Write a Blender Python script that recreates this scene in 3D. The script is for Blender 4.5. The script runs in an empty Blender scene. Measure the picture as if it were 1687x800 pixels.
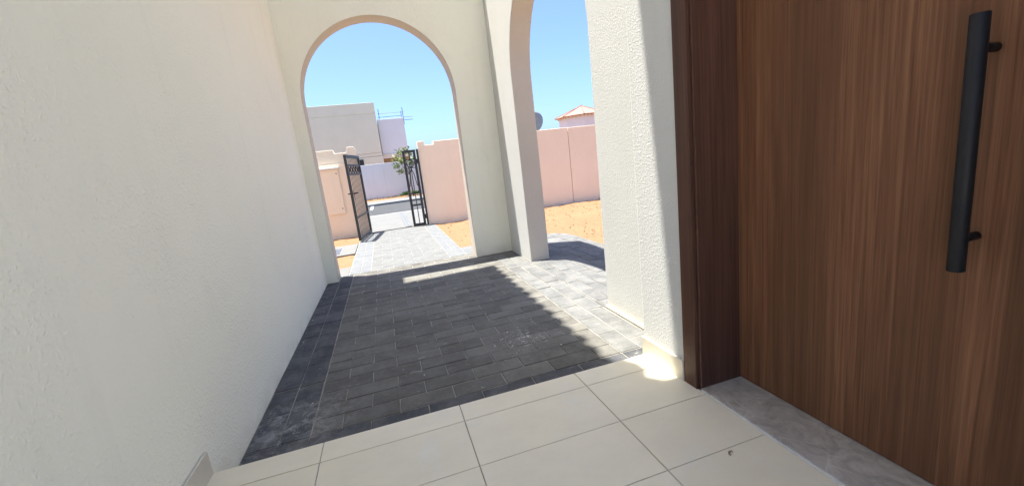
import bpy, math, random
from mathutils import Vector, Matrix
random.seed(7)
sc = bpy.context.scene
COL = sc.collection
U = 1.25          # metres per drawing unit (camera height above the paving)
T = 0.115         # height of the tiled porch floor above the paving, in units

# ------------------------------------------------------------------ camera
YAW, PITCH, ROLL, FPX = 0.27805, -0.19831, -0.11776, 687.9
def cam_axes():
    cy, sy, cp, sp = math.cos(YAW), math.sin(YAW), math.cos(PITCH), math.sin(PITCH)
    f = Vector((sy*cp, cy*cp, sp)); r = Vector((cy, -sy, 0)); u = r.cross(f)
    cr, sr = math.cos(ROLL), math.sin(ROLL)
    return cr*r + sr*u, -sr*r + cr*u, f
cd = bpy.data.cameras.new('camera'); cam = bpy.data.objects.new('camera', cd); COL.objects.link(cam)
r_, u_, f_ = cam_axes()
M = Matrix((r_, u_, -f_)).transposed().to_4x4(); M.translation = Vector((0, 0, U))
cam.matrix_world = M
cd.sensor_width = 36; cd.lens = FPX/1687*36; cd.clip_start = 0.02; cd.clip_end = 3000
sc.camera = cam

# ------------------------------------------------------------------ sky, sun, exposure
SUN = Vector((-0.16, 0.093, 1)).normalized()
w = bpy.data.worlds.new('World'); sc.world = w; w.use_nodes = True
nt = w.node_tree; nt.nodes.clear()
sky = nt.nodes.new('ShaderNodeTexSky'); sky.sky_type = 'NISHITA'; sky.sun_disc = False
sky.sun_elevation = math.asin(SUN.z); sky.sun_rotation = math.atan2(SUN.x, SUN.y)
sky.air_density = 0.65; sky.dust_density = 2.4; sky.ozone_density = 10.0
bg = nt.nodes.new('ShaderNodeBackground'); bg.inputs['Strength'].default_value = 0.05
wo = nt.nodes.new('ShaderNodeOutputWorld')
nt.links.new(sky.outputs[0], bg.inputs[0]); nt.links.new(bg.outputs[0], wo.inputs[0])
sl = bpy.data.lights.new('sun', 'SUN'); sl.energy = 2.15; sl.angle = math.radians(0.48); sl.color = (1, .965, .89)
so = bpy.data.objects.new('sun', sl); COL.objects.link(so)
so.rotation_euler = SUN.to_track_quat('Z', 'Y').to_euler(); so.location = (-5, 5, 30)
sc.view_settings.view_transform = 'Standard'; sc.view_settings.look = 'None'
sc.view_settings.gamma = 1; sc.view_settings.use_curve_mapping = False
sc.view_settings.exposure = 2.95
sc.cycles.max_bounces = 12; sc.cycles.diffuse_bounces = 8; sc.cycles.glossy_bounces = 4
sc.cycles.use_denoising = True

# ------------------------------------------------------------------ materials
class NT:
    def __init__(s, name, rough=.8, spec=.3):
        s.m = bpy.data.materials.new(name); s.m.use_nodes = True; s.t = s.m.node_tree
        s.b = s.t.nodes['Principled BSDF']; s.b.inputs['Roughness'].default_value = rough
        s.b.inputs['Specular IOR Level'].default_value = spec
        s.pos = s.t.nodes.new('ShaderNodeNewGeometry').outputs['Position']
    def n(s, t, **k):
        x = s.t.nodes.new(t)
        for a, b in k.items(): setattr(x, a, b)
        return x
    def l(s, a, b): s.t.links.new(a, b)
    def mapping(s, scale, rot=(0, 0, 0), src=None):
        mp = s.n('ShaderNodeMapping'); mp.inputs['Scale'].default_value = scale; mp.inputs['Rotation'].default_value = rot
        s.l(src or s.pos, mp.inputs['Vector']); return mp.outputs[0]
    def noise(s, scale, detail=4, rough=.55, vec=None, dist=0):
        x = s.n('ShaderNodeTexNoise'); x.inputs['Scale'].default_value = scale; x.inputs['Detail'].default_value = detail
        x.inputs['Roughness'].default_value = rough; x.inputs['Distortion'].default_value = dist
        s.l(vec or s.pos, x.inputs['Vector']); return x.outputs['Fac']
    def vor(s, scale, vec=None, feat='F1'):
        x = s.n('ShaderNodeTexVoronoi'); x.inputs['Scale'].default_value = scale; x.feature = feat
        s.l(vec or s.pos, x.inputs['Vector']); return x.outputs['Distance']
    def ramp(s, src, stops):
        x = s.n('ShaderNodeValToRGB'); e = x.color_ramp.elements
        while len(e) < len(stops): e.new(.5)
        for q, (p, c) in zip(e, stops):
            q.position = p; q.color = (*c, 1) if len(c) == 3 else c
        s.l(src, x.inputs[0]); return x.outputs[0]
    def rng(s, src, a, b, c=0., d=1.):
        x = s.n('ShaderNodeMapRange'); x.inputs[1].default_value = a; x.inputs[2].default_value = b
        x.inputs[3].default_value = c; x.inputs[4].default_value = d; s.l(src, x.inputs[0]); return x.outputs[0]
    def mix(s, fac, a, b, mode='MIX'):
        x = s.n('ShaderNodeMix', data_type='RGBA', blend_type=mode)
        for i, v in ((0, fac), (6, a), (7, b)):
            if hasattr(v, 'node'): s.l(v, x.inputs[i])
            elif i == 0: x.inputs[0].default_value = v
            else: x.inputs[i].default_value = (*v, 1)
        return x.outputs[2]
    def math(s, op, a, b=None):
        x = s.n('ShaderNodeMath', operation=op)
        for i, v in ((0, a), (1, b)):
            if v is None: continue
            if hasattr(v, 'node'): s.l(v, x.inputs[i])
            else: x.inputs[i].default_value = v
        return x.outputs[0]
    def col(s, v):
        if hasattr(v, 'node'): s.l(v, s.b.inputs['Base Color'])
        else: s.b.inputs['Base Color'].default_value = (*v, 1)
    def bump(s, h, dist=.003, strength=1):
        x = s.n('ShaderNodeBump'); x.inputs['Distance'].default_value = dist; x.inputs['Strength'].default_value = strength
        s.l(h, x.inputs['Height']); s.l(x.outputs[0], s.b.inputs['Normal'])
    def rand(s): return s.n('ShaderNodeObjectInfo').outputs['Random']

def stucco(name, c1, c2, grain=150, dist=.004, lump=.6, weather=True):
    k = NT(name, .9, .15)
    c = k.mix(k.rng(k.noise(1.3, 5), .35, .65), c1, c2)
    if weather:
        streak = k.rng(k.noise(1.0, 5, .6, k.mapping((7, 7, .55))), .56, .8, 0, .10)
        c = k.mix(streak, c, (.42, .40, .35))
        smudge = k.rng(k.noise(2.6, 6, .68, k.mapping((1, 1, .5)), .8), .60, .80, 0, .16)
        c = k.mix(smudge, c, (.50, .46, .38))
        spots = k.rng(k.noise(38, 2, .5), .74, .80, 0, .25)
        c = k.mix(spots, c, (.38, .35, .3))
        sep = k.n('ShaderNodeSeparateXYZ'); k.l(k.pos, sep.inputs[0])
        low = k.math('MULTIPLY', k.rng(sep.outputs[2], .0, .13, 1, 0), k.rng(k.noise(6, 4), .35, .7, 0, .35))
        c = k.mix(low, c, (.45, .40, .31))
    k.col(c)
    h = k.math('ADD', k.noise(grain, 3, .6), k.math('MULTIPLY', k.rng(k.noise(grain*.55, 2, .5), .5, .72), lump))
    h = k.math('MULTIPLY', h, k.rng(k.noise(2.2, 3), .3, .7, .35, 1.1)) if weather == 'patchy' else h
    k.bump(h, dist); return k.m
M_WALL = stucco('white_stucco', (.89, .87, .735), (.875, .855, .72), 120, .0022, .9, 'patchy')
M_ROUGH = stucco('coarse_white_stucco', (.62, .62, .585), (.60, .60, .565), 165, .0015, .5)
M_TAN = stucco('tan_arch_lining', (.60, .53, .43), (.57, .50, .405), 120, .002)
M_PINK = stucco('pink_render', (.86, .725, .585), (.83, .695, .555), 60, .003)
M_CREAM = stucco('cream_render', (.76, .70, .58), (.73, .67, .55), 60, .003)
M_BEIGE = stucco('beige_render', (.68, .67, .53), (.655, .645, .51), 30, .003)
M_LILAC = stucco('pale_lilac_render', (.70, .715, .72), (.68, .695, .70), 30, .003)
M_BROWN = stucco('brown_render', (.36, .26, .17), (.33, .24, .16), 30, .003)

def paver_mat(name, c1, c2, dust=.35, splash=False):
    k = NT(name, .82, .3)
    c = k.mix(k.rand(), c1, c2)
    fine = k.rng(k.noise(180, 4, .7), .3, .7, .72, 1.3)
    cb = k.n('ShaderNodeCombineColor'); [k.l(fine, cb.inputs[i]) for i in range(3)]
    c = k.mix(1, c, cb.outputs[0], 'MULTIPLY')
    blot = k.rng(k.noise(5.5, 6, .65), .42, .72, 0, dust)
    c = k.mix(blot, c, (.34, .33, .30))
    scr = k.rng(k.noise(9, 5, .7, k.mapping((1, 2.6, 1), (0, 0, .5)), 1.2), .63, .72, 0, .45)
    c = k.mix(scr, c, (.5, .49, .45))
    fleck = k.rng(k.vor(26), .05, .02, 0, 1)
    fleck = k.math('MULTIPLY', fleck, k.rng(k.noise(2.2, 2), .52, .60, 0, .8))
    c = k.mix(fleck, c, (.62, .61, .57))
    if splash:
        d = k.n('ShaderNodeVectorMath', operation='DISTANCE'); k.l(k.pos, d.inputs[0]); d.inputs[1].default_value = (.60*U, 2.12*U, 0)
        near = k.rng(d.outputs['Value'], .04, .36, 1, .0)
        sp = k.math('MULTIPLY', near, k.rng(k.math('ADD', k.noise(34, 5, .7, None, .8), k.math('MULTIPLY', near, .10)), .64, .72, 0, .75))
        c = k.mix(sp, c, (.58, .57, .52))
        d2 = k.n('ShaderNodeVectorMath', operation='DISTANCE'); k.l(k.pos, d2.inputs[0]); d2.inputs[1].default_value = (-.53*U, 1.85*U, 0)
        sp2 = k.math('MULTIPLY', k.rng(d2.outputs['Value'], .03, .4, 1, 0), k.rng(k.noise(13, 6, .72, None, 1), .47, .66, 0, .75))
        c = k.mix(sp2, c, (.42, .41, .39))
    k.col(c)
    k.l(k.rng(k.noise(30, 4), .3, .7, .65, .95), k.b.inputs['Roughness'])
    k.bump(k.math('ADD', k.noise(220, 3, .6), k.math('MULTIPLY', k.noise(25, 4), .8)), .0022); return k.m
M_PAVER = paver_mat('grey_paver', (.088, .084, .073), (.135, .129, .112), .22, True)
M_CHAR = paver_mat('charcoal_paver', (.046, .048, .053), (.068, .070, .075), .24, True)
M_CHAR_LIT = paver_mat('dusty_sunlit_charcoal_paver', (.098, .099, .096), (.13, .131, .126), .30)  # the charcoal pavers again, base colour lightened for the sun on them, plus dust
M_PATHP = paver_mat('pale_path_paver', (.115, .118, .115), (.135, .135, .132), .18)
M_PATHC = paver_mat('blue_grey_path_paver', (.108, .115, .122), (.13, .137, .14), .15)
def plain(name, c1, c2, scale=6, rough=.8, bs=90, bd=.002, spec=.3, metal=0):
    k = NT(name, rough, spec); k.col(k.mix(k.rng(k.noise(scale, 5, .6), .3, .7), c1, c2))
    k.b.inputs['Metallic'].default_value = metal
    k.bump(k.noise(bs, 3, .6), bd); return k.m
M_JOINT = plain('jointing_sand', (.17, .16, .14), (.36, .34, .29), 8, .95)
M_GROUT = plain('tile_grout', (.30, .27, .22), (.40, .365, .30), 12, .9)
M_ASPH = plain('asphalt', (.042, .043, .045), (.058, .06, .062), 3, .9, 60, .004)
M_CONC = plain('pale_concrete', (.125, .125, .12), (.15, .148, .14), 3, .85)
M_BOUNCE = plain('bounce_concrete', (.66, .63, .55), (.71, .68, .60), 3, .85)  # pale colour of the added slab that bounces light
M_KERB = plain('kerb_concrete', (.22, .22, .21), (.26, .256, .25), 5, .85)
M_PAINT = plain('road_paint', (.75, .75, .73), (.6, .6, .58), 9, .7)
M_BLACK = plain('black_powder_coat', (.010, .010, .012), (.014, .014, .016), 20, .55, 400, .0002, .35)
M_GATE = plain('gate_black_paint', (.016, .018, .022), (.026, .028, .032), 20, .45, 200, .0003, .5)
M_STEEL = plain('galvanised_steel', (.12, .15, .19), (.16, .19, .23), 12, .6, 100, .0003, .3, 0)
M_GRATE = plain('grey_iron', (.15, .16, .2), (.2, .21, .25), 12, .6, 100, .0003, .5, .3)
M_DISH = plain('grey_dish_paint', (.22, .25, .29), (.26, .29, .33), 8, .5)
M_ROOF = plain('terracotta_tile', (.30, .155, .12), (.36, .20, .155), 4, .85)
M_RIDGE = plain('dark_ridge_tile', (.20, .10, .085), (.26, .14, .11), 4, .85)
M_WHITE = plain('white_soffit_paint', (.78, .77, .74), (.75, .74, .71), 3, .8)
M_SEAL = plain('yellowed_sealant', (.62, .52, .33), (.70, .62, .45), 20, .8)
M_BARK = plain('bark', (.16, .13, .10), (.24, .20, .15), 20, .9)
M_DARK = plain('dark_window', (.02, .022, .026), (.03, .03, .034), 5, .2)
M_DRY = plain('dry_leaf', (.20, .13, .07), (.28, .19, .1), 60, .8)
M_PEB = plain('sandy_pebble', (.19, .115, .065), (.27, .165, .095), 15, .95)
M_CRUMB = plain('mortar_crumb', (.62, .61, .57), (.7, .69, .66), 30, .9)

def tile_mat():
    k = NT('porcelain_tile', .38, .45)
    c = k.mix(k.rand(), (.76, .685, .495), (.80, .725, .535))
    c = k.mix(k.rng(k.noise(5, 6, .65, k.mapping((1, 1.6, 1))), .35, .7, 0, .5), c, (.67, .60, .45))
    c = k.mix(k.rng(k.noise(70, 3, .6), .55, .75, 0, .35), c, (.76, .74, .68))
    c = k.mix(k.rng(k.noise(3.2, 6, .7, None, .5), .56, .72, 0, .4), c, (.75, .735, .67))
    k.col(c); k.l(k.rng(k.noise(6, 5, .6), .3, .7, .30, .55), k.b.inputs['Roughness'])
    k.bump(k.noise(60, 2), .0003); return k.m
M_TILE = tile_mat()
M_SKIRT = plain('skirting_porcelain', (.62, .575, .465), (.58, .535, .43), 7, .42, 60, .0003, .45)
def marble():
    k = NT('grey_marble', .42, .45)
    n1 = k.noise(9, 8, .7, k.mapping((1, 1, 1), (0, 0, .7)), 1.5)
    c = k.ramp(n1, [(.28, (.24, .215, .18)), (.5, (.40, .365, .31)), (.72, (.55, .51, .44))])
    v = k.rng(k.vor(11, k.mapping((1, .55, 1), (0, 0, .5)), 'DISTANCE_TO_EDGE'), .0, .03, .5, 0)
    c = k.mix(k.math('MULTIPLY', v, k.rng(k.noise(5, 4), .4, .65)), c, (.62, .59, .53))
    k.col(c); k.bump(k.noise(120, 3), .0004); return k.m
M_MARBLE = marble()
def wood(name, ca, cb, cc, spec=.25, rough=.5):
    k = NT(name, rough, spec)
    g1 = k.noise(1, 7, .68, k.mapping((75, 75, 1.3)), .35)
    g2 = k.noise(1, 3, .6, k.mapping((9, 9, .35)), .4)
    g3 = k.noise(1, 2, .5, k.mapping((260, 260, 5)))
    c = k.ramp(g1, [(.25, ca), (.5, cb), (.75, cc)])
    c = k.mix(k.rng(g2, .32, .66, 0, .8), c, tuple(x*.5 for x in cb))
    c = k.mix(k.rng(g3, .52, .75, 0, .45), c, ca)
    band = k.rng(k.noise(1, 3, .55, k.mapping((26, 26, .3))), .54, .72, 0, .35)
    c = k.mix(band, c, cc)
    k.col(c); k.bump(g1, .0006); return k.m
M_DOOR = wood('walnut_veneer', (.075, .030, .014), (.20, .090, .044), (.31, .155, .080))
M_FRAME = wood('dark_walnut_frame', (.055, .023, .014), (.115, .053, .033), (.165, .080, .050))
def sand():
    k = NT('desert_sand', .95, .1)
    c = k.mix(k.rng(k.noise(1.1, 6, .6), .35, .65), (.25, .143, .08), (.222, .126, .069))
    c = k.mix(k.rng(k.noise(14, 5, .65), .5, .72, 0, .6), c, (.205, .122, .068))
    c = k.mix(k.rng(k.noise(45, 2, .6), .66, .72, 0, .7), c, (.13, .08, .047))
    k.col(c); k.bump(k.math('ADD', k.noise(60, 4, .7), k.math('MULTIPLY', k.noise(7, 4), 2.5)), .012); return k.m
M_SAND = sand()
def leafm(name, c1, c2):
    k = NT(name, .55, .3); k.col(k.mix(k.noise(7, 3), c1, c2))
    k.b.inputs['Transmission Weight'].default_value = 0
    return k.m
M_LEAF = leafm('fresh_leaf', (.13, .19, .06), (.26, .30, .11))
M_LEAFD = leafm('shrub_leaf', (.035, .10, .02), (.08, .17, .035))
M_STRAW = leafm('dry_grass', (.26, .20, .09), (.20, .20, .08))

# ------------------------------------------------------------------ mesh helpers (drawing units, scaled by U)
class MB:
    def __init__(s): s.v = []; s.f = []
    def add(s, vs, fs):
        o = len(s.v); s.v += [tuple(v) for v in vs]; s.f += [tuple(i+o for i in f) for f in fs]; return s
    def box(s, x0, x1, y0, y1, z0, z1):
        return s.add([(x0,y0,z0),(x1,y0,z0),(x1,y1,z0),(x0,y1,z0),(x0,y0,z1),(x1,y0,z1),(x1,y1,z1),(x0,y1,z1)],
                     [(0,3,2,1),(4,5,6,7),(0,1,5,4),(1,2,6,5),(2,3,7,6),(3,0,4,7)])
    def tube(s, pts, r, n=8, cap=True):
        pts = [Vector(p) for p in pts]; rs = r if isinstance(r, (list, tuple)) else [r]*len(pts)
        vs = []; fs = []
        t0 = (pts[1]-pts[0]).normalized(); a = t0.orthogonal().normalized()
        for i, p in enumerate(pts):
            t = (pts[min(i+1, len(pts)-1)]-pts[max(i-1, 0)]).normalized()
            a = (a - t*a.dot(t)).normalized(); b = t.cross(a)
            for k in range(n):
                q = 2*math.pi*k/n; vs.append(p + (a*math.cos(q)+b*math.sin(q))*rs[i])
        for i in range(len(pts)-1):
            for k in range(n):
                k2 = (k+1) % n; fs.append((i*n+k, i*n+k2, (i+1)*n+k2, (i+1)*n+k))
        if cap: fs += [tuple(range(n-1, -1, -1)), tuple(range((len(pts)-1)*n, len(pts)*n))]
        return s.add(vs, fs)
    def ring(s, c, ax1, ax2, R, r, n=24, m=6):
        c = Vector(c); ax1 = Vector(ax1); ax2 = Vector(ax2); nz = ax1.cross(ax2); vs = []; fs = []
        for i in range(n):
            q = 2*math.pi*i/n; d = ax1*math.cos(q)+ax2*math.sin(q)
            for j in range(m):
                p = 2*math.pi*j/m; vs.append(c + d*(R+r*math.cos(p)) + nz*r*math.sin(p))
        for i in range(n):
            for j in range(m):
                fs.append((i*m+j, ((i+1)%n)*m+j, ((i+1)%n)*m+(j+1)%m, i*m+(j+1)%m))
        return s.add(vs, fs)
    def bar(s, p, q, w, d, up=(0, 0, 1)):
        """rectangular bar from p to q; w across, d along 'up'"""
        p = Vector(p); q = Vector(q); t = (q-p).normalized(); u = Vector(up)
        a = t.cross(u)
        if a.length < 1e-4: a = t.cross(Vector((1, 0, 0)))
        a.normalize(); b = a.cross(t).normalized(); vs = []
        for e in (p, q):
            for sa, sb in ((-1,-1),(1,-1),(1,1),(-1,1)): vs.append(e + a*sa*w/2 + b*sb*d/2)
        return s.add(vs, [(0,1,2,3),(7,6,5,4),(0,4,5,1),(1,5,6,2),(2,6,7,3),(3,7,4,0)])
    def mesh(s, name, mat, smooth=False):
        me = bpy.data.meshes.new(name); me.from_pydata([(x*U, y*U, z*U) for x, y, z in s.v], [], s.f)
        me.materials.append(mat); me.validate(); me.update()
        if smooth: me.polygons.foreach_set('use_smooth', [True]*len(me.polygons))
        return me
    def build(s, name, mat, parent=None, smooth=False, bevel=0, seg=2, fix=True):
        me = s.mesh(name, mat, smooth)
        if fix:
            import bmesh
            bm = bmesh.new(); bm.from_mesh(me); bmesh.ops.recalc_face_normals(bm, faces=bm.faces); bm.to_mesh(me); bm.free()
        o = bpy.data.objects.new(name, me); COL.objects.link(o)
        if parent: o.parent = parent
        if bevel:
            b = o.modifiers.new('bevel', 'BEVEL'); b.width = bevel; b.segments = seg; b.limit_method = 'ANGLE'; b.angle_limit = math.radians(40)
        return o
def empty(name, loc=(0, 0, 0)):
    # the thing's Empty; its children are built in world coordinates, so it stays at the origin unless moved
    o = bpy.data.objects.new(name, None); COL.objects.link(o); o.empty_display_size = .2; return o
def settle(root):
    """move a thing's Empty to the centre of its base without moving its parts"""
    lo = [1e9]*3; hi = [-1e9]*3
    for c in root.children:
        if c.type == 'MESH':
            for v in c.data.vertices:
                p = c.matrix_basis @ v.co
                for i in range(3): lo[i] = min(lo[i], p[i]); hi[i] = max(hi[i], p[i])
    L = Vector(((lo[0]+hi[0])/2, (lo[1]+hi[1])/2, lo[2])); root.location = L
    for c in root.children: c.location = c.location - L
def tag(o, label=None, cat=None, group=None, kind=None):
    if label: o['label'] = label
    if cat: o['category'] = cat
    if group: o['group'] = group
    if kind: o['kind'] = kind
    return o

# ------------------------------------------------------------------ ground: one sand sheet to the horizon, finer in the garden
def axis(lo, hi, a, b, fine, grow=1.35):
    L = []; x = a
    while x < b: L.append(x); x += fine
    L.append(b); s = fine; x = b
    while x < hi: s *= grow; x += s; L.append(min(x, hi))
    s = fine; x = a; P = []
    while x > lo: s *= grow; x -= s; P.append(max(x, lo))
    return P[::-1] + L
from mathutils import noise as mn
xs = axis(-400, 400, -2.2, 5.2, .07); ys = [y for y in axis(-60, 800, 4.2, 7.75, .055) if y < 7.76] + [7.80, 7.95, 9, 10.5, 12, 14, 15.38, 15.5, 16, 17] + [17.1+.08*i for i in range(20)] + [18.8, 20, 24, 30, 40, 60, 100, 200, 400, 800]
g = MB(); nx = len(xs)
for y in ys:
    for x in xs:
        inside = (-2.3 < x < 5.4) and (4.0 < y < 7.7)
        z = -.022
        if inside:
            z += .022*(mn.noise((x*2.2, y*2.2, 0))) + .012*mn.noise((x*7, y*7, 3)) + .006*mn.noise((x*19, y*19, 5)) + .004
            z = min(z, -.004)
        elif 7.9 < y < 15.45: z = -.15
        elif 17.05 < y < 18.8 and abs(x) < 6: z = -.02+.03*mn.noise((x*1.5, y*3, 9))+.012*mn.noise((x*8, y*8, 1))
        else: z = -.03
        g.v.append((x, y, z))
for j in range(len(ys)-1):
    for i in range(nx-1): g.f.append((j*nx+i, j*nx+i+1, (j+1)*nx+i+1, (j+1)*nx+i))
gr = g.build('ground', M_SAND, smooth=True, fix=False); tag(gr, 'orange desert sand ground around the paving', None, kind='structure')

# ------------------------------------------------------------------ paving
def clip(poly, win):
    """clip a convex polygon with a convex counter-clockwise window"""
    out = poly
    for i in range(len(win)):
        a = win[i]; b = win[(i+1) % len(win)]; inp = out; out = []
        def side(p): return (b[0]-a[0])*(p[1]-a[1])-(b[1]-a[1])*(p[0]-a[0])
        for k in range(len(inp)):
            p, q = inp[k], inp[(k+1) % len(inp)]; sp, sq = side(p), side(q)
            if sp >= 0: out.append(p)
            if (sp >= 0) != (sq >= 0):
                t = sp/(sp-sq); out.append((p[0]+(q[0]-p[0])*t, p[1]+(q[1]-p[1])*t))
        if not out: return []
    return out
def area(p): return abs(sum(p[i][0]*p[(i+1)%len(p)][1]-p[(i+1)%len(p)][0]*p[i][1] for i in range(len(p))))/2
PL, PW, GAP = .2395, .1137, .0025
def bonded(x0, x1, y0, y1, along, o1, o2, pl=PL, pw=PW, bond=True):
    """rectangles in running bond; along 'x' or 'y'; o1 start of rows, o2 start of joints"""
    R = []; lo, hi = (y0, y1) if along == 'x' else (x0, x1); l2, h2 = (x0, x1) if along == 'x' else (y0, y1)
    k = math.floor((lo-o1)/pw)
    while o1+k*pw < hi:
        a = o1+k*pw; off = o2 + (pl/2 if (bond and k % 2) else 0); j = math.floor((l2-off)/pl)
        while off+j*pl < h2:
            b = off+j*pl; c, d = (b, a) if along == 'x' else (a, b); e, f = (pl, pw) if along == 'x' else (pw, pl)
            R.append([(c, d), (c+e, d), (c+e, d+f), (c, d+f)]); j += 1
        k += 1
    return R
def inset(p, d):
    n = len(p); res = []
    cx = sum(q[0] for q in p)/n; cy = sum(q[1] for q in p)/n
    for x, y in p:
        dx, dy = cx-x, cy-y
        res.append((x+math.copysign(min(d, abs(dx)), dx), y+math.copysign(min(d, abs(dy)), dy)))
    return res
def paver_geo(mb, p, z=0., th=.035, ch=.0028):
    n = len(p); p = inset(p, GAP*random.uniform(.75, 1.25)); t = inset(p, ch)
    vs = [(x, y, z-th) for x, y in p]+[(x, y, z-ch*.8) for x, y in p]+[(x, y, z) for x, y in t]
    fs = [tuple(range(2*n, 3*n))]
    for i in range(n):
        j = (i+1) % n; fs += [(i, j, n+j, n+i), (n+i, n+j, 2*n+j, 2*n+i)]
    mb.add(vs, fs)
shared = {}
def lay(parent, rects, win, mat, z0=0., name='paver'):
    for r in rects:
        p = clip(r, win)
        if len(p) < 3 or area(p) < .0012: continue
        x, y = p[0]; key = (mat.name, len(p)) + tuple(round(v, 3) for q in p for v in (q[0]-x, q[1]-y))
        if key not in shared:
            b = MB(); paver_geo(b, [(a-x, c-y) for a, c in p]); shared[key] = b.mesh(name, mat)
        o = bpy.data.objects.new(name, shared[key]); COL.objects.link(o); o.parent = parent
        o.location = (x*U, y*U, (z0+random.uniform(-.0026, .0014))*U)
        o.rotation_euler = (random.uniform(-.006, .006), random.uniform(-.006, .006), random.uniform(-.004, .004))
def rect(x0, x1, y0, y1): return [(x0, y0), (x1, y0), (x1, y1), (x0, y1)]

pav = MB().box(-.70, 1.25, 1.44, 4.61, -.06, -.0045).box(1.25, 1.44, 2.29, 3.76, -.06, -.0045).build('courtyard_paving', M_JOINT)
tag(pav, 'dark grey block paving of the walled courtyard', None, kind='structure')
lay(pav, bonded(-.45, .98, 1.456, 4.6, 'x', 1.713, -.449-PL/2, PL, PW), rect(-.45, .984, 1.713, 4.6), M_PAVER)
lay(pav, bonded(-.692, 1.245, 1.60, 1.712, 'x', 1.6, -.212, PL, .112, False), rect(-.690, 1.243, 1.459, 1.711), M_CHAR)
lay(pav, bonded(-.692, -.45, 1.7, 4.6, 'y', -.692, 1.713, PL, .121, False), rect(-.690, -.452, 1.713, 4.6), M_CHAR)
W = .1185
lay(pav, bonded(.984, 1.245, 1.7, 4.39, 'y', .984, 1.713, PL, W, True), rect(.984, 1.243, 1.713, 4.6), M_CHAR_LIT)
lay(pav, bonded(1.245, 1.437, 2.29, 3.76, 'y', .984, 1.713, PL, W, True), rect(1.2435, 1.437, 2.298, 3.752), M_CHAR_LIT)

# apron round the house, rounded at the outer corner
arc = [(1.66+.46*math.cos(a), 4.60+.46*math.sin(a)) for a in [i*math.pi/16 for i in range(9)]]
win_ap = [(1.439, -.34), (2.12, -.34)] + arc + [(1.439, 5.06)]
ab = MB(); n = len(win_ap); ab.add([(x, y, -.06) for x, y in win_ap]+[(x, y, -.0045) for x, y in win_ap],
    [tuple(range(n, 2*n))]+[(i, (i+1) % n, n+(i+1) % n, n+i) for i in range(n)])
apr = ab.build('garden_paving', M_JOINT); tag(apr, 'charcoal block paving, tinted lighter for sunlight, wrapping round the house into the sand', None, kind='structure')
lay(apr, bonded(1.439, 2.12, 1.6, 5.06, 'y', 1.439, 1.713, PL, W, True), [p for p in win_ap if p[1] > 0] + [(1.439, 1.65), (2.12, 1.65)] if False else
    [(1.439, 1.65), (2.12, 1.65)] + arc + [(1.439, 5.06)], M_CHAR_LIT)

# garden path to the gate: far enough that the pavers are joined
path = MB().box(-.505, .775, 4.605, 7.72, -.06, -.0045).box(.775, 1.437, 4.605, 5.06, -.06, -.0045).build('garden_path', M_JOINT)
tag(path, 'pale block path from the arch to the gate', None, kind='structure')
def field(name, mat, jobs, parent):
    mb = MB()
    for rects, win in jobs:
        for r in rects:
            p = clip(r, win)
            if len(p) >= 3 and area(p) > .0012: paver_geo(mb, p, random.uniform(-.0018, .001))
    o = mb.build(name, mat, parent, fix=False); o['kind'] = 'stuff'; return o
field('paver_field', M_PATHP, [(bonded(-.28, .58, 4.605, 7.72, 'x', 4.605, -.28), rect(-.28, .58, 4.605, 7.72))], path)
field('paver_border', M_PATHC, [(bonded(-.50, -.28, 4.605, 7.72, 'y', -.50, 4.605, PL, .11, False), rect(-.5, -.282, 4.605, 7.72)),
    (bonded(.58, .77, 4.605, 7.72, 'y', .582, 4.605, PL, .095, False), rect(.582, .772, 4.605, 7.72)),
    (bonded(.774, 1.437, 4.605, 5.06, 'x', 4.605, .774, PL, PW), rect(.776, 1.437, 4.605, 5.06))], path)
slab = MB().box(-2.6, -.507, 4.605, 5.06, -.05, -.004).build('house_apron', M_CONC, bevel=.006)
tag(slab, 'pale concrete apron slab at the foot of the arch wall', None, kind='structure')

tc = MB().box(-4.5, 4.5, -6.5, -.63, -.08, T-.006).build('bounce_slab', M_BOUNCE, bevel=.006); tag(tc, 'unseen pale slab added behind the porch to bounce sunlight into it', None, kind='structure')  # out of view; added only to throw sunlight back into the dark porch

# pavement, road and verge beyond the gate
pv = MB().box(-40, 40, 7.86, 10.9, -.10, -.006).build('pavement', M_CONC); tag(pv, 'pale concrete pavement outside the gate', None, kind='structure')
field('paver_strip', M_PATHC, [(bonded(.26, .38, 7.87, 10.85, 'y', .26, 7.87, PL, .06, False), rect(.262, .378, 7.87, 10.85))], pv)
for c in list(pv.children): c.location.z += .004*U
kb = MB()
for i in range(-24, 24): kb.box(i*.8+.004, i*.8+.796, 10.9, 11.02, -.16, -.003)
o = kb.build('kerb', M_KERB, bevel=.01); tag(o, 'pale concrete kerb along the near side of the road', None, kind='structure')
rd = MB().box(-60, 60, 11.02, 15.4, -.3, -.10+.02).build('road', M_ASPH); tag(rd, 'grey asphalt street between two kerbs', None, kind='structure')
rm = MB()
for i in range(-8, 9): rm.box(i*2.0-.53, i*2.0-.45, 13.9, 15.35, -.079, -.0768)
o = rm.build('road_marking', M_PAINT, rd)
kb = MB()
for i in range(-24, 24): kb.box(i*.8+.004, i*.8+.796, 15.4, 15.52, -.16, .0)
o = kb.build('kerb', M_KERB, bevel=.01); tag(o, 'pale concrete kerb along the far side of the road', None, kind='structure')
o = MB().box(-40, 40, 15.52, 17.0, -.1, -.004).build('far_pavement', M_CONC); tag(o, 'pale pavement on the far side of the road', None, kind='structure')

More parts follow.
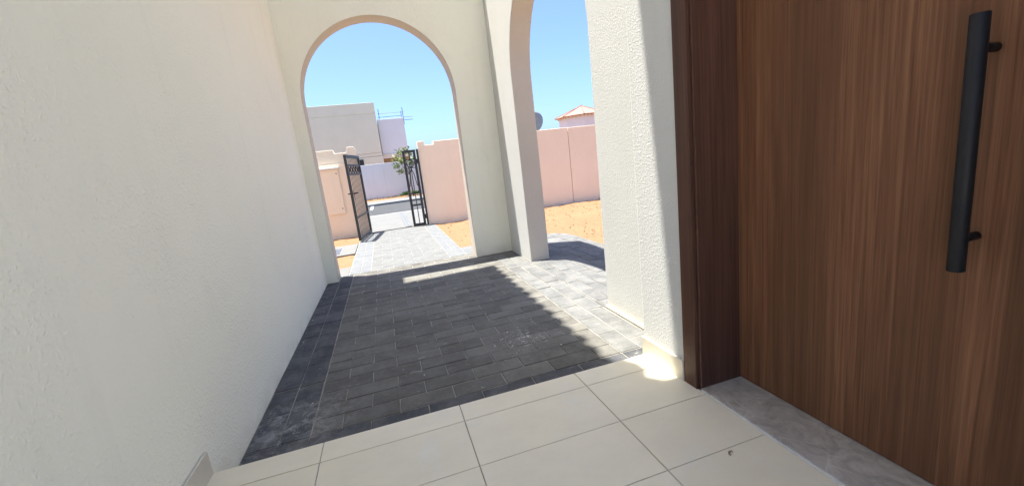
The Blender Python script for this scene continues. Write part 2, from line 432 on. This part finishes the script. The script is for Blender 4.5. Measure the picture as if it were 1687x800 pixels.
# ------------------------------------------------------------------ the tiled porch floor
fl = MB().box(-.70, .975, -.62, 1.452, -.02, T-.004).build('porch_floor', M_GROUT); tag(fl, 'beige porcelain tiled porch floor', None, kind='structure')
tx = [-.345-.4795*k for k in (1,)] + [-.345, .1345, .614, 1.0935]
ty = [1.456, 1.346] + [1.346-.2425*k for k in range(1, 9)]
tcache = {}
for j in range(len(ty)-1):
    for i in range(len(tx)-1):
        x0, x1 = max(tx[i], -.684), min(tx[i+1], .956); y1, y0 = ty[j], ty[j+1]
        if x1 < x0+.02: continue
        key = (round(x1-x0, 3), round(y1-y0, 3))
        if key not in tcache:
            b = MB(); gp, ch = .0014, .0008; a, c = key
            p = [(gp, gp), (a-gp, gp), (a-gp, c-gp), (gp, c-gp)]; q = [(gp+ch, gp+ch), (a-gp-ch, gp+ch), (a-gp-ch, c-gp-ch), (gp+ch, c-gp-ch)]
            vs = [(x, y, -.012) for x, y in p]+[(x, y, -ch) for x, y in p]+[(x, y, 0) for x, y in q]
            fs = [(8, 9, 10, 11)]
            for k in range(4): fs += [(k, (k+1) % 4, 4+(k+1) % 4, 4+k), (4+k, 4+(k+1) % 4, 8+(k+1) % 4, 8+k)]
            tcache[key] = b.add(vs, fs).mesh('tile', M_TILE)
        o = bpy.data.objects.new('tile', tcache[key]); COL.objects.link(o); o.parent = fl
        o.location = (x0*U, y0*U, T*U); o.rotation_euler = (random.uniform(-.0008, .0008), random.uniform(-.0008, .0008), 0)
st = MB().box(-.69, .95, 1.4525, 1.4555, 0, T-.013).build('step_riser', M_SKIRT, fl)
th = MB().box(.959, 1.15, .30, 1.13, .05, T+.006).build('threshold', M_MARBLE, fl, bevel=.003); tag(th, 'grey veined marble door sill')
MB().box(.955, .9595, .30, 1.128, .1, T+.0025).build('sill_joint', M_CRUMB, fl)

# ------------------------------------------------------------------ the villa: walls, arches, door, roof
H = 3.66
villa = empty('villa')
tag(villa, 'white stucco villa with two tall round arches and a dark walnut front door', 'house')
def arch_wall(name, mat, c, zc, r, jl, jr, a0, a1, t0, t1, top, axis_, bevel=.008, n=40, bot=-.05):
    """wall in the plane of axis_ ('x': wall runs along x, thickness in y), round arched opening"""
    mb = MB(); P = []
    arcp = [(c+r*math.cos(math.pi*(1-i/n)), zc+r*math.sin(math.pi*(1-i/n))) for i in range(n+1)]
    edge = [(jl, bot)] + [(arcp[0][0], zc)] + arcp[1:-1] + [(arcp[-1][0], zc)] + [(jr, bot)]
    def V(a, z, t): return (a, t, z) if axis_ == 'x' else (t, a, z)
    vs = []; fs = []
    m = len(edge)
    outer = []
    for i, (a, z) in enumerate(edge):      # matching point on the outline for each point of the opening
        if i == 0: outer.append((a0, bot))
        elif i == 1: outer.append((a0, zc))
        elif i == m-1: outer.append((a1, bot))
        elif i == m-2: outer.append((a1, zc))
        else: outer.append((a, top))
    outer[2] = (edge[2][0], top); 
    for t in (t0, t1):
        for a, z in edge: vs.append(V(a, z, t))
        for a, z in outer: vs.append(V(a, z, t))
        vs += [V(a0, top, t), V(a1, top, t)]
    B = 2*m+2
    for s in (0, 1):
        o = s*B
        for i in range(m-1):
            if i == 1: fs.append((o+1, o+m+1, o+2*m, o+m+2, o+2)); continue
            if i == m-3: fs.append((o+m-3, o+m+m-3, o+2*m+1, o+m+m-2, o+m-2)); continue
            fs.append((o+i, o+m+i, o+m+i+1, o+i+1))
    lin0 = len(fs)
    for i in range(m-1): fs.append((i, i+1, B+i+1, B+i))                      # the opening's reveal
    lin1 = len(fs)
    ring = [m, m+1, 2*m] + list(range(m+2, m+m-2)) + [2*m+1, m+m-2, m+m-1]
    for i in range(len(ring)-1): fs.append((ring[i], ring[i+1], B+ring[i+1], B+ring[i]))
    mb.add(vs, fs)
    o = mb.build(name, mat, villa, bevel=bevel, seg=3)
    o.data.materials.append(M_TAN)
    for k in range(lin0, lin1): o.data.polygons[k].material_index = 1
    return o
lw = MB().box(-4.2, -.692, -.35, 4.598, -.05, 4.56).build('house_wall', M_WALL, villa, bevel=.008, seg=3)
tag(lw, 'plain white stucco house wall beside the paving')
up = MB().box(-4.2, -1.2, -.34, 4.38, 4.56, 5.98).build('upper_storey', M_WALL, villa)
sk = MB().box(-.690, -.681, -.34, 1.454, T-.005, T+.082).build('skirting', M_SKIRT, lw, bevel=.003)
fw = arch_wall('arch_wall', M_WALL, .134, 1.735, .715, -.581, .838, -.700, 1.434, 4.39, 4.60, H, 'x')
tag(fw, 'stucco wall with the round arch that frames the gate')
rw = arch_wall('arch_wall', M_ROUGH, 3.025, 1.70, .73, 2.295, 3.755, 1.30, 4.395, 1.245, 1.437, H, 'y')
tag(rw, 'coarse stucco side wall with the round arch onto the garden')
ew = MB()
ew.box(.953, 1.437, 1.203, 1.463, -.05, 5.6)
ew.box(.953, 1.437, -.35, .215, -.05, 5.6)
ew.box(.953, 1.437, .215, 1.203, 2.10, 5.6)
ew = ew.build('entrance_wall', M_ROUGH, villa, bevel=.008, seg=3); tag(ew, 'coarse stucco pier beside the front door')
MB().box(.943, .9525, 1.203, 1.464, T-.005, T+.082).build('skirting', M_SKIRT, ew, bevel=.004)
pc = MB().box(-1.19, 2.4, -.36, 1.76, 5.60, 5.80).build('porch_ceiling', M_WHITE, villa)
MB().tube([(1.236, 1.47, .004), (1.236, 1.9, .006), (1.238, 2.29, .005)], .012, 6).build('sealant_bead', M_SEAL, rw)
# far side of the side wall: yellowed bead along the foot of the near pier only

# front door (> leaf is the mesh itself), frame, handle, peephole-free plain veneer
D0, D1, DX = .30, 1.129, 1.13
door = MB().box(DX, DX+.035, D0, D1, T+.009, 2.05).build('front_door', M_DOOR, villa, bevel=.002); tag(door, 'flush walnut veneered front door leaf')
fr = MB()
fr.box(.947, 1.02, 1.1395, 1.2045, T, 2.10)                # casing on the wall
fr.box(.966, 1.02, 1.130, 1.1395, T, 2.05)                 # shadow groove
fr.box(.960, DX+.05, 1.1285, 1.137, T+.001, 2.045)           # jamb board
fr.box(.947, 1.02, D0-.075, D0-.010, T, 2.10)
fr.box(.960, DX+.05, D0-.008, D0, T+.001, 2.045)
fr.box(.947, DX+.05, D0-.01, 1.1395, 2.052, 2.12)
fr = fr.build('door_frame', M_FRAME, door, bevel=.003); tag(fr, 'dark reddish walnut door casing and jamb')
hx, hy, hr = 1.076, .5265, .0142
hd = MB().tube([(hx, hy, 1-.327), (hx, hy, 1-.3255), (hx, hy, 1+.1565), (hx, hy, 1+.158)], [hr*.93, hr, hr, hr*.93], 28)
for z in (1+.098, 1-.262): hd.tube([(hx, hy, z), (DX+.002, hy, z)], .0085, 16)
hd = hd.build('handle', M_BLACK, door); tag(hd, 'matt black tubular pull handle')
for p in hd.data.polygons: p.use_smooth = len(p.vertices) == 4

# roof: eave of barrel tiles high above, whose edge throws the scalloped shade
EZ, EX, EY = 6.0, -.085, 4.39
slope = .34; RB = -.40
rf = MB()
rf.add([(EX+.004, RB, EZ-.05), (EX+.004, EY, EZ-.05), (-4.4, EY, EZ-.05+slope*(4.4+EX)), (-4.4, RB, EZ-.05+slope*(4.4+EX)),
        (EX+.004, RB, EZ), (EX+.004, EY, EZ), (-4.4, EY, EZ+slope*(4.4+EX)), (-4.4, RB, EZ+slope*(4.4+EX))],
       [(0,3,2,1),(4,5,6,7),(0,1,5,4),(1,2,6,5),(2,3,7,6),(3,0,4,7)])
rf = rf.build('roof', M_ROOF, villa); tag(rf, 'tiled eave of the villa above the paving')
MB().box(-1.21, EX-.03, RB, EY-.01, EZ-.085, EZ-.055).build('soffit', M_WHITE, rf)
rt = MB(); pitch = .150; y = EY-.07
k = 0
while y > RB+.05:
    ex = EX + random.uniform(.020, .032)
    for row in range(3):
        x0 = ex-row*.34; z0 = EZ+.01+(EX-x0)*slope; n = 10; vs = []; fs = []
        for e, (xx, rr) in enumerate(((x0, .06), (x0-.012*0-.38, .043))):
            for i in range(n+1):
                q = math.pi*i/n
                vs.append((xx - (.016*(1-math.sin(q)) if e == 0 else 0), y+rr*math.cos(q), z0+(x0-xx)*slope+rr*.8*math.sin(q)))
        for i in range(n): fs.append((i, i+1, n+2+i, n+1+i))
        rt.add(vs, fs)
    y -= pitch
rt.tube([(EX+.0, EY, EZ+.03), (EX-1.2, EY, EZ+.03+slope*1.2)], .05, 10)
o = rt.build('barrel_tiles', M_ROOF, rf, fix=False); o['kind'] = 'stuff'
settle(villa)

# ------------------------------------------------------------------ boundary walls, cabinet, gate
def poly_wall(mb, pts, y0, y1):
    n = len(pts); mb.add([(x, y0, z) for x, z in pts]+[(x, y1, z) for x, z in pts],
        [tuple(range(n)), tuple(range(2*n-1, n-1, -1))]+[(i, (i+1) % n, n+(i+1) % n, n+i) for i in range(n)])
bwr = empty('boundary_wall'); tag(bwr, 'pink boundary wall with one stepped notch, running from the narrow gate panel across the sand', 'wall')
b = MB(); poly_wall(b, [(.688, -.1), (1.79, -.1), (1.79, 1.463), (.968, 1.463), (.968, 1.407), (.803, 1.407), (.803, 1.480), (.688, 1.480)], 7.72, 7.86)
b.build('wall_panel', M_PINK, bwr, bevel=.006)
x = 1.80
for k in range(6):
    MB().box(x, x+1.793, 7.72, 7.86, -.1, 1.463-.004*(k % 2)).build('wall_panel', M_PINK, bwr, bevel=.006); x += 1.803
MB().box(1.0, x-.1, 7.76, 7.82, -.1, 1.40).build('wall_core', M_BROWN, bwr)
settle(bwr)
bwl = empty('boundary_wall'); tag(bwl, 'boundary wall of pink render under a cream stepped top, behind the open gate leaf', 'wall')
MB().box(-4.5, -.352, 7.72, 7.88, -.1, 1.255).build('wall_panel', M_PINK, bwl, bevel=.006)
b = MB(); poly_wall(b, [(-4.5, 1.256), (-.352, 1.256), (-.352, 1.44), (-.375, 1.505), (-.49, 1.505), (-.505, 1.42), (-.70, 1.42), (-.715, 1.482), (-4.5, 1.482)], 7.728, 7.872)
b.build('stepped_top', M_CREAM, bwl, bevel=.006)
settle(bwl)
cab = empty('utility_cabinet'); tag(cab, 'pink meter cabinet door with pale cap set in the boundary wall', 'cabinet')
MB().box(-1.45, -.690, 7.690, 7.722, .41, 1.165).build('cabinet_door', M_PINK, cab, bevel=.004)
MB().box(-1.47, -.668, 7.655, 7.722, 1.168, 1.200).build('cap', M_WHITE, cab, bevel=.006)
for z in (1.09, .50): MB().tube([(-.725, 7.685, z), (-.725, 7.692, z)], .011, 10).build('screw', M_GRATE, cab)
settle(cab)

def gate_frame(mb, a, b, z0, z1, w, d, nrm):
    a = Vector(a); b = Vector(b)
    for p in (a, b): mb.bar((p.x, p.y, z0), (p.x, p.y, z1), d, w, (b-a).normalized())
    for z in (z0+w/2, z1-w/2): mb.bar((*(a + (b-a)*.02).xy, z), (*(b-(b-a)*.02).xy, z), d*.94, w)
gl = empty('gate_leaf'); tag(gl, 'wide black metal gate leaf of vertical bars swung open towards the arch', 'gate')
A = Vector((-.34, 7.74, 0)); Bq = Vector((-.480, 6.84, 0)); Dv = (Bq-A).normalized(); Nv = Vector((Dv.y, -Dv.x, 0)); L = (Bq-A).length
m = MB(); gate_frame(m, A, Bq, .022, 1.343, .046, .036, Nv); m.build('frame', M_GATE, gl, bevel=.002)
for z in (1.185, 1.045, .38):
    MB().bar((*(A+Dv*.02).xy, z), (*(Bq-Dv*.02).xy, z), .030, .030).build('rail', M_GATE, gl)
nb = 11
for i in range(1, nb):
    p = A + Dv*(L*i/nb)
    for z0, z1 in ((.06, .368), (.393, 1.033), (1.197, 1.30)):
        MB().bar((p.x, p.y, z0), (p.x, p.y, z1), .006, .014, Dv).build('bar', M_GATE, gl)
for i in range(5):
    p = A + Dv*(L*(i+.5)/5)
    s = MB()
    for sg in (-1, 1):
        s.tube([p+Dv*(.055*sg*math.sin(q))+Vector((0, 0, 1.115+.055*math.cos(q))) for q in [j*math.pi/8 for j in range(9)]], .009, 6)
    s.build('scroll', M_GATE, gl)
h = MB(); p = Bq - Dv*.055
h.bar((*(p+Nv*.024).xy, .66), (*(p+Nv*.024).xy, .80), .030, .006, Nv); h.bar((*(p-Nv*.024).xy, .66), (*(p-Nv*.024).xy, .80), .030, .006, Nv)
for sg in (-1, 1):
    q = p+Nv*.06*sg; h.tube([(*p.xy, .755), (*q.xy, .755), (*(q-Dv*.09).xy, .755)], .010, 8)
h.build('lever_handle', M_BLACK, gl)
for z in (.2, 1.15): MB().tube([(A.x+.0, A.y+.022, z), (A.x, A.y+.022, z+.09)], .016, 10).build('hinge', M_GATE, gl)
settle(gl)
gp = empty('side_gate'); tag(gp, 'narrow black gate panel with a ring ornament fixed against the pink wall', 'gate')
y0 = 7.70
m = MB(); gate_frame(m, (.421, y0, 0), (.607, y0, 0), .010, 1.348, .042, .036, None); m.build('frame', M_GATE, gp, bevel=.002)
MB().bar((.664, y0+.01, 0), (.664, y0+.01, 1.353), .034, .036, (1, 0, 0)).build('post', M_GATE, gp, bevel=.002)
for z, t in ((1.188, .012), (1.040, .012), (.47, .012), (.383, .032)):
    MB().bar((.43, y0, z), (.60, y0, z), .028, t).build('rail', M_GATE, gp)
for z0, z1 in ((1.19, 1.33), (.39, 1.04), (.03, .37)):
    MB().bar((.514, y0, z0), (.514, y0, z1), .014, .014, (1, 0, 0)).build('bar', M_GATE, gp)
m = MB().ring((.514, y0, 1.114), (1, 0, 0), (0, 0, 1), .062, .008)
for sg in (-1, 1):
    m.tube([(.514, y0, 1.055), (.514+.03*sg, y0, 1.10), (.514+.022*sg, y0, 1.14), (.514, y0, 1.115)], .006, 6)
m.build('ring_ornament', M_GATE, gp)
for sg in (-1, 1):
    MB().tube([(.514, y0, 1.03), (.514+.035*sg, y0, .93), (.514+.066*sg, y0, .72)], .007, 6).build('scroll', M_GATE, gp)
for z in (.12, 1.10): MB().tube([(.636, y0, z), (.636, y0, z+.08)], .014, 10).build('hinge', M_GATE, gp)
settle(gp)

dr = empty('drain_cover'); tag(dr, 'pale concrete drain slab with a grey iron grate in the sand', 'drain cover')
MB().box(-1.25, -.512, 5.88, 6.72, -.06, .004).build('slab', M_CONC, dr, bevel=.006)
for i in range(7): MB().box(-1.0+.0, -.72, 6.02+i*.065, 6.05+i*.065, .004, .012).build('grate_bar', M_GRATE, dr)
MB().box(-1.02, -.70, 6.0, 6.46, .0042, .006).build('grate_frame', M_GRATE, dr)
settle(dr)

# ------------------------------------------------------------------ across the road
fwl = empty('perimeter_wall'); tag(fwl, 'pale lilac panelled wall across the road', 'wall')
edges = [-14, -11.9, -9.9, -7.9, -5.9, -3.9, -2.4, -.93, -.62, -.33, .12, .85, 2.1, 4.1, 6.1, 8.1, 10.1, 12.1, 14.1]
for a, b_ in zip(edges[:-1], edges[1:]):
    MB().box(a+.006, b_-.006, 18.5, 18.7, -.1, 1.42).build('wall_panel', M_LILAC, fwl, bevel=.006)
MB().box(-14, 14, 18.512, 18.69, -.1, 1.40).build('wall_core', M_LILAC, fwl)
settle(fwl)
b1 = empty('villa_block'); tag(b1, 'tall plain beige villa block behind the panelled wall', 'building')
MB().box(-9, .225, 22, 30, -.1, 1.86).build('wall', M_BEIGE, b1)
MB().box(-9, .21, 22.012, 30, 1.875, 2.03).build('string_course', M_BEIGE, b1)
MB().box(-9, .205, 21.995, 30, 2.04, 3.88).build('wall', M_BEIGE, b1)
MB().box(-9, .20, 22.01, 30, 3.8, 3.9).build('groove', M_BEIGE, b1)
MB().box(-9, .205, 21.99, 30, 3.892, 4.40).build('parapet', M_BEIGE, b1, bevel=.01)
wn = MB().box(-1.02, -.72, 21.96, 22.02, 1.46, 1.78).build('window', M_DARK, b1)
settle(b1)
b2 = empty('villa_block'); tag(b2, 'pale lilac upper storey block with rooftop guard rails beside the beige block', 'building')
MB().box(.235, 1.50, 22.35, 27, 1.93, 3.62).build('wall', M_LILAC, b2, bevel=.01)
MB().box(.235, 1.62, 22.30, 27, 1.72, 1.925).build('floor_slab', M_CREAM, b2)
MB().box(.235, 1.55, 22.6, 27, -.1, 1.72).build('ground_floor_wall', M_BROWN, b2)
settle(b2)
sg = empty('guard_rail'); tag(sg, 'thin metal scaffold guard rail on the lilac rooftop', 'railing')
for x in (.36, 1.44, 1.52): MB().tube([(x, 22.5, 3.60 if x < 1.5 else 3.3), (x, 22.5, 4.13 if x != 1.44 else 3.95)], .016, 6).build('post', M_STEEL, sg)
for x0, x1, z in ((.28, 1.56, 3.91), (.28, 1.46, 3.74), (1.5, 1.98, 3.66), (1.5, 1.98, 3.52)): MB().tube([(x0, 22.5, z), (x1, 22.5, z)], .013, 6).build('rail', M_STEEL, sg)
settle(sg)

# young tree, shrub and grass on the verge
def leaf(mb, p, d, ln, wd, nrm=None):
    d = Vector(d).normalized(); s = d.cross(Vector((random.uniform(-1,1), random.uniform(-1,1), random.uniform(-.3,1)))).normalized()
    n = d.cross(s); p = Vector(p)
    mb.add([p, p+d*ln*.5+s*wd*.5+n*ln*.05, p+d*ln-n*ln*.1, p+d*ln*.5-s*wd*.5+n*ln*.05], [(0, 1, 2, 3)])
tr = empty('young_tree'); tag(tr, 'slim young tree with sparse pale green leaves behind the gate panel', 'tree')
base = Vector((1.12, 17.75, -.03)); tk = MB(); cr = MB()
tk.tube([base, base+Vector((-.02, 0, .5)), base+Vector((.0, 0, .95)), base+Vector((-.06, 0, 1.25))], [.032, .028, .024, .018], 8)
tips = [(-.42, -.05, 1.55), (-.5, .1, 1.25), (-.28, .15, 1.75), (-.1, -.1, 1.83), (.1, .1, 1.72), (.22, -.05, 1.5), (-.36, .0, 1.02), (-.2, -.2, 1.45), (.15, .2, 1.35)]
for tpt in tips:
    e = base+Vector(tpt); s0 = base+Vector((-.02, 0, .85+.1*random.random())); md = s0.lerp(e, .55)+Vector((0, 0, -.05))
    tk.tube([s0, md, e], [.014, .011, .007], 6)
    for k in range(34):
        pp = e + Vector((random.gauss(0, .075), random.gauss(0, .075), random.gauss(0, .06)))
        leaf(cr, pp, (random.uniform(-1, 1), random.uniform(-1, 1), random.uniform(-.5, .8)), random.uniform(.10, .18), random.uniform(.05, .08))
tk.build('trunk', M_BARK, tr, smooth=True); cr.build('crown', M_LEAF, tr, fix=False); settle(tr)
sh = empty('shrub'); tag(sh, 'low dark green shrub at the foot of the young tree', 'shrub')
cr = MB(); stm = MB()
for k in range(420):
    a = random.uniform(0, 6.28); rr = random.random()**.5; zz = random.random()
    leaf(cr, (1.02+.40*rr*math.cos(a), 17.95+.25*rr*math.sin(a), .01+.17*zz*(1-.5*rr)), (math.cos(a), math.sin(a), random.uniform(0, 1.2)), random.uniform(.05, .09), .035)
for k in range(7): stm.tube([(1.02+random.uniform(-.1,.1), 17.95, -.03), (1.02+random.uniform(-.3,.3), 17.95+random.uniform(-.15,.15), .1)], .006, 5)
cr.build('foliage', M_LEAFD, sh, fix=False); stm.build('stem', M_BARK, sh); settle(sh)
tuft = MB()
for k in range(260):
    cx = random.choice([-.55, -.25, .1, .3, .55]) + random.gauss(0, .09); cy = 17.9+random.gauss(0, .15)
    leaf(tuft, (cx, cy, -.02), (random.uniform(-.5, .5), random.uniform(-.5, .5), 1), random.uniform(.05, .13), .012)
o = tuft.build('grass', M_STRAW, fix=False); tag(o, 'dry grass tufts on the sandy verge by the panelled wall', 'grass', kind='stuff')

# ------------------------------------------------------------------ beyond the side wall: turret house and satellite dish
tw = empty('turret'); tag(tw, 'far pale turret with a pointed pink tiled roof and bracketed eave', 'building')
cx, cy, R, n = 20.35, 40.0, 2.35, 8; off = math.pi/8
def octa(rad, z, k): a = off+k*2*math.pi/n; return (cx+rad*math.cos(a), cy+rad*math.sin(a), z)
b = MB(); b.add([octa(R, z, k) for z in (-.1, 4.35) for k in range(n)], [(k, (k+1) % n, n+(k+1) % n, n+k) for k in range(n)]+[tuple(range(n, 2*n))])
b.build('wall', M_LILAC, tw)
b = MB(); b.add([octa(R+.42, 4.32, k) for k in range(n)]+[octa(R+.42, 4.38, k) for k in range(n)]+[(cx, cy, 5.36)],
    [tuple(range(n-1, -1, -1))]+[(k, (k+1) % n, n+(k+1) % n, n+k) for k in range(n)]+[(n+k, n+(k+1) % n, 2*n) for k in range(n)])
rfo = b.build('roof', M_ROOF, tw)
b = MB()
for k in range(n): b.tube([octa(R+.42, 4.40, k), (cx, cy, 5.38)], .05, 6)
b.build('ridge_cap', M_RIDGE, rfo); MB().tube([(cx, cy, 5.33), (cx, cy, 5.46)], [.14, .08], 8).build('finial', M_RIDGE, rfo)
for k in range(n):
    p, q = Vector(octa(R+.12, 4.24, k)), Vector(octa(R+.12, 4.24, k+1))
    for j in range(5):
        c = p.lerp(q, (j+.5)/5)
        MB().box(c.x-.06, c.x+.06, c.y-.06, c.y+.06, 4.16, 4.32).build('bracket', M_CREAM, tw)
settle(tw)
ds = empty('satellite_dish'); tag(ds, 'grey satellite dish on a pole behind the pink wall', 'satellite dish')
C0 = Vector((3.62, 9.6, 1.74)); nn = Vector((-.12, 1, .45)).normalized(); ax = Vector((1, .12, 0)).normalized(); ax = (ax-nn*ax.dot(nn)).normalized(); ay = nn.cross(ax)
vs = [C0]; fs = []; Rr = .27; rings, seg = 5, 32
for i in range(1, rings+1):
    for k in range(seg):
        a = 2*math.pi*k/seg; rr = Rr*i/rings; vs.append(C0+ax*rr*math.cos(a)+ay*rr*math.sin(a)*1.0+nn*(.06*(i/rings)**2))
for k in range(seg): fs.append((0, 1+k, 1+(k+1) % seg))
for i in range(rings-1):
    for k in range(seg): fs.append((1+i*seg+k, 1+(i+1)*seg+k, 1+(i+1)*seg+(k+1) % seg, 1+i*seg+(k+1) % seg))
b = MB().add(vs, fs); o = b.build('reflector', M_DISH, ds, smooth=True); sd = o.modifiers.new('solid', 'SOLIDIFY'); sd.thickness = .006
b = MB(); b.tube([C0+nn*.06-ay*Rr*.98, C0+nn*.24-ay*Rr*.62], .008, 6); b.build('feed_arm', M_STEEL, ds)
MB().tube([C0+nn*.23-ay*Rr*.65, C0+nn*.30-ay*Rr*.5], .022, 10).build('feed_horn', M_DARK, ds)
MB().tube([(C0.x, C0.y-.07, -.03), (C0.x, C0.y-.07, C0.z-.02)], .022, 10).build('pole', M_STEEL, ds)
MB().tube([(C0.x, C0.y-.07, C0.z-.02), C0-nn*.002], .03, 8).build('bracket', M_STEEL, ds)
settle(ds)

pb = MB()
def stone(x, y, z, s):
    vs = [Vector((x, y, z+s*.25))+Vector((random.uniform(.6, 1)*s*a, random.uniform(.6, 1)*s*b_, random.uniform(.35, .7)*s*c_)) for a, b_, c_ in ((1,0,0),(-1,0,0),(0,1,0),(0,-1,0),(0,0,1),(0,0,-1))]
    pb.add(vs, [(0,2,4),(2,1,4),(1,3,4),(3,0,4),(2,0,5),(1,2,5),(3,1,5),(0,3,5)])
for k in range(900):
    x, y = random.uniform(.8, 5.0), random.uniform(4.3, 7.68)
    if random.random() < .12: x = random.uniform(-1.6, -.53)
    if (x < 2.15 and y < 5.08) or (-.52 < x < .80) or (x < -.5 and (y < 5.1 or 5.85 < y < 6.75)): continue
    stone(x, y, -.012, random.choice((.006, .008, .010, .014, .02)))
o = pb.build('pebbles', M_PEB, fix=False); tag(o, 'small stones and sand clods scattered over the garden sand', 'pebbles', kind='stuff')

# ------------------------------------------------------------------ litter: a curled dry leaf on the tiles, mortar crumbs on the paving
b = MB(); c = Vector((.805, .837, T+.001)); vs = []; fs = []
for i in range(9):
    t = i/8; a = t*4.2
    for sgn in (-1, 1):
        wv = .0042*math.sin(math.pi*min(max(t, .08), .95))
        vs.append(c + Vector((.0085*math.cos(a)*(1-.5*t), .0085*math.sin(a)*(1-.5*t), .0035+.003*math.sin(3*a)+sgn*wv*.6)) + Vector((sgn*wv*.5, sgn*wv*.5, 0)))
for i in range(8): fs.append((2*i, 2*i+1, 2*i+3, 2*i+2))
b.add(vs, fs); o = b.build('dry_leaf', M_DRY, fix=False); tag(o, 'curled brown scrap of dry leaf on the floor tiles', 'leaf')
sd = o.modifiers.new('solid', 'SOLIDIFY'); sd.thickness = .0008
b = MB()
def crumb(x, y, z, s):
    vs = [Vector((x, y, z+s*.35))+Vector((random.uniform(.6, 1)*s*a, random.uniform(.6, 1)*s*b_, random.uniform(.2, .4)*s*c_)) for a, b_, c_ in ((1,0,0),(-1,0,0),(0,1,0),(0,-1,0),(0,0,1),(0,0,-1))]
    b.add(vs, [(0,2,4),(2,1,4),(1,3,4),(3,0,4),(2,0,5),(1,2,5),(3,1,5),(0,3,5)])
for k in range(70):
    if random.random() < .45: x, y = -.69+abs(random.gauss(0, .06)), random.uniform(1.7, 4.35)
    elif random.random() < .5: x, y = random.gauss(.6, .14), random.gauss(2.15, .22)
    else: x, y = random.uniform(-.6, .95), random.uniform(1.5, 4.3)
    if not (-.68 < x < 1.2 and 1.48 < y < 4.3): continue
    crumb(x, y, -.001, random.choice((.0025, .003, .004, .0065)))
crumb(.74, 1.05, T, .003); crumb(.68, .98, T, .0022)
o = b.build('mortar_crumbs', M_CRUMB, fix=False); tag(o, 'scattered white mortar crumbs on the dark paving', 'debris', kind='stuff')
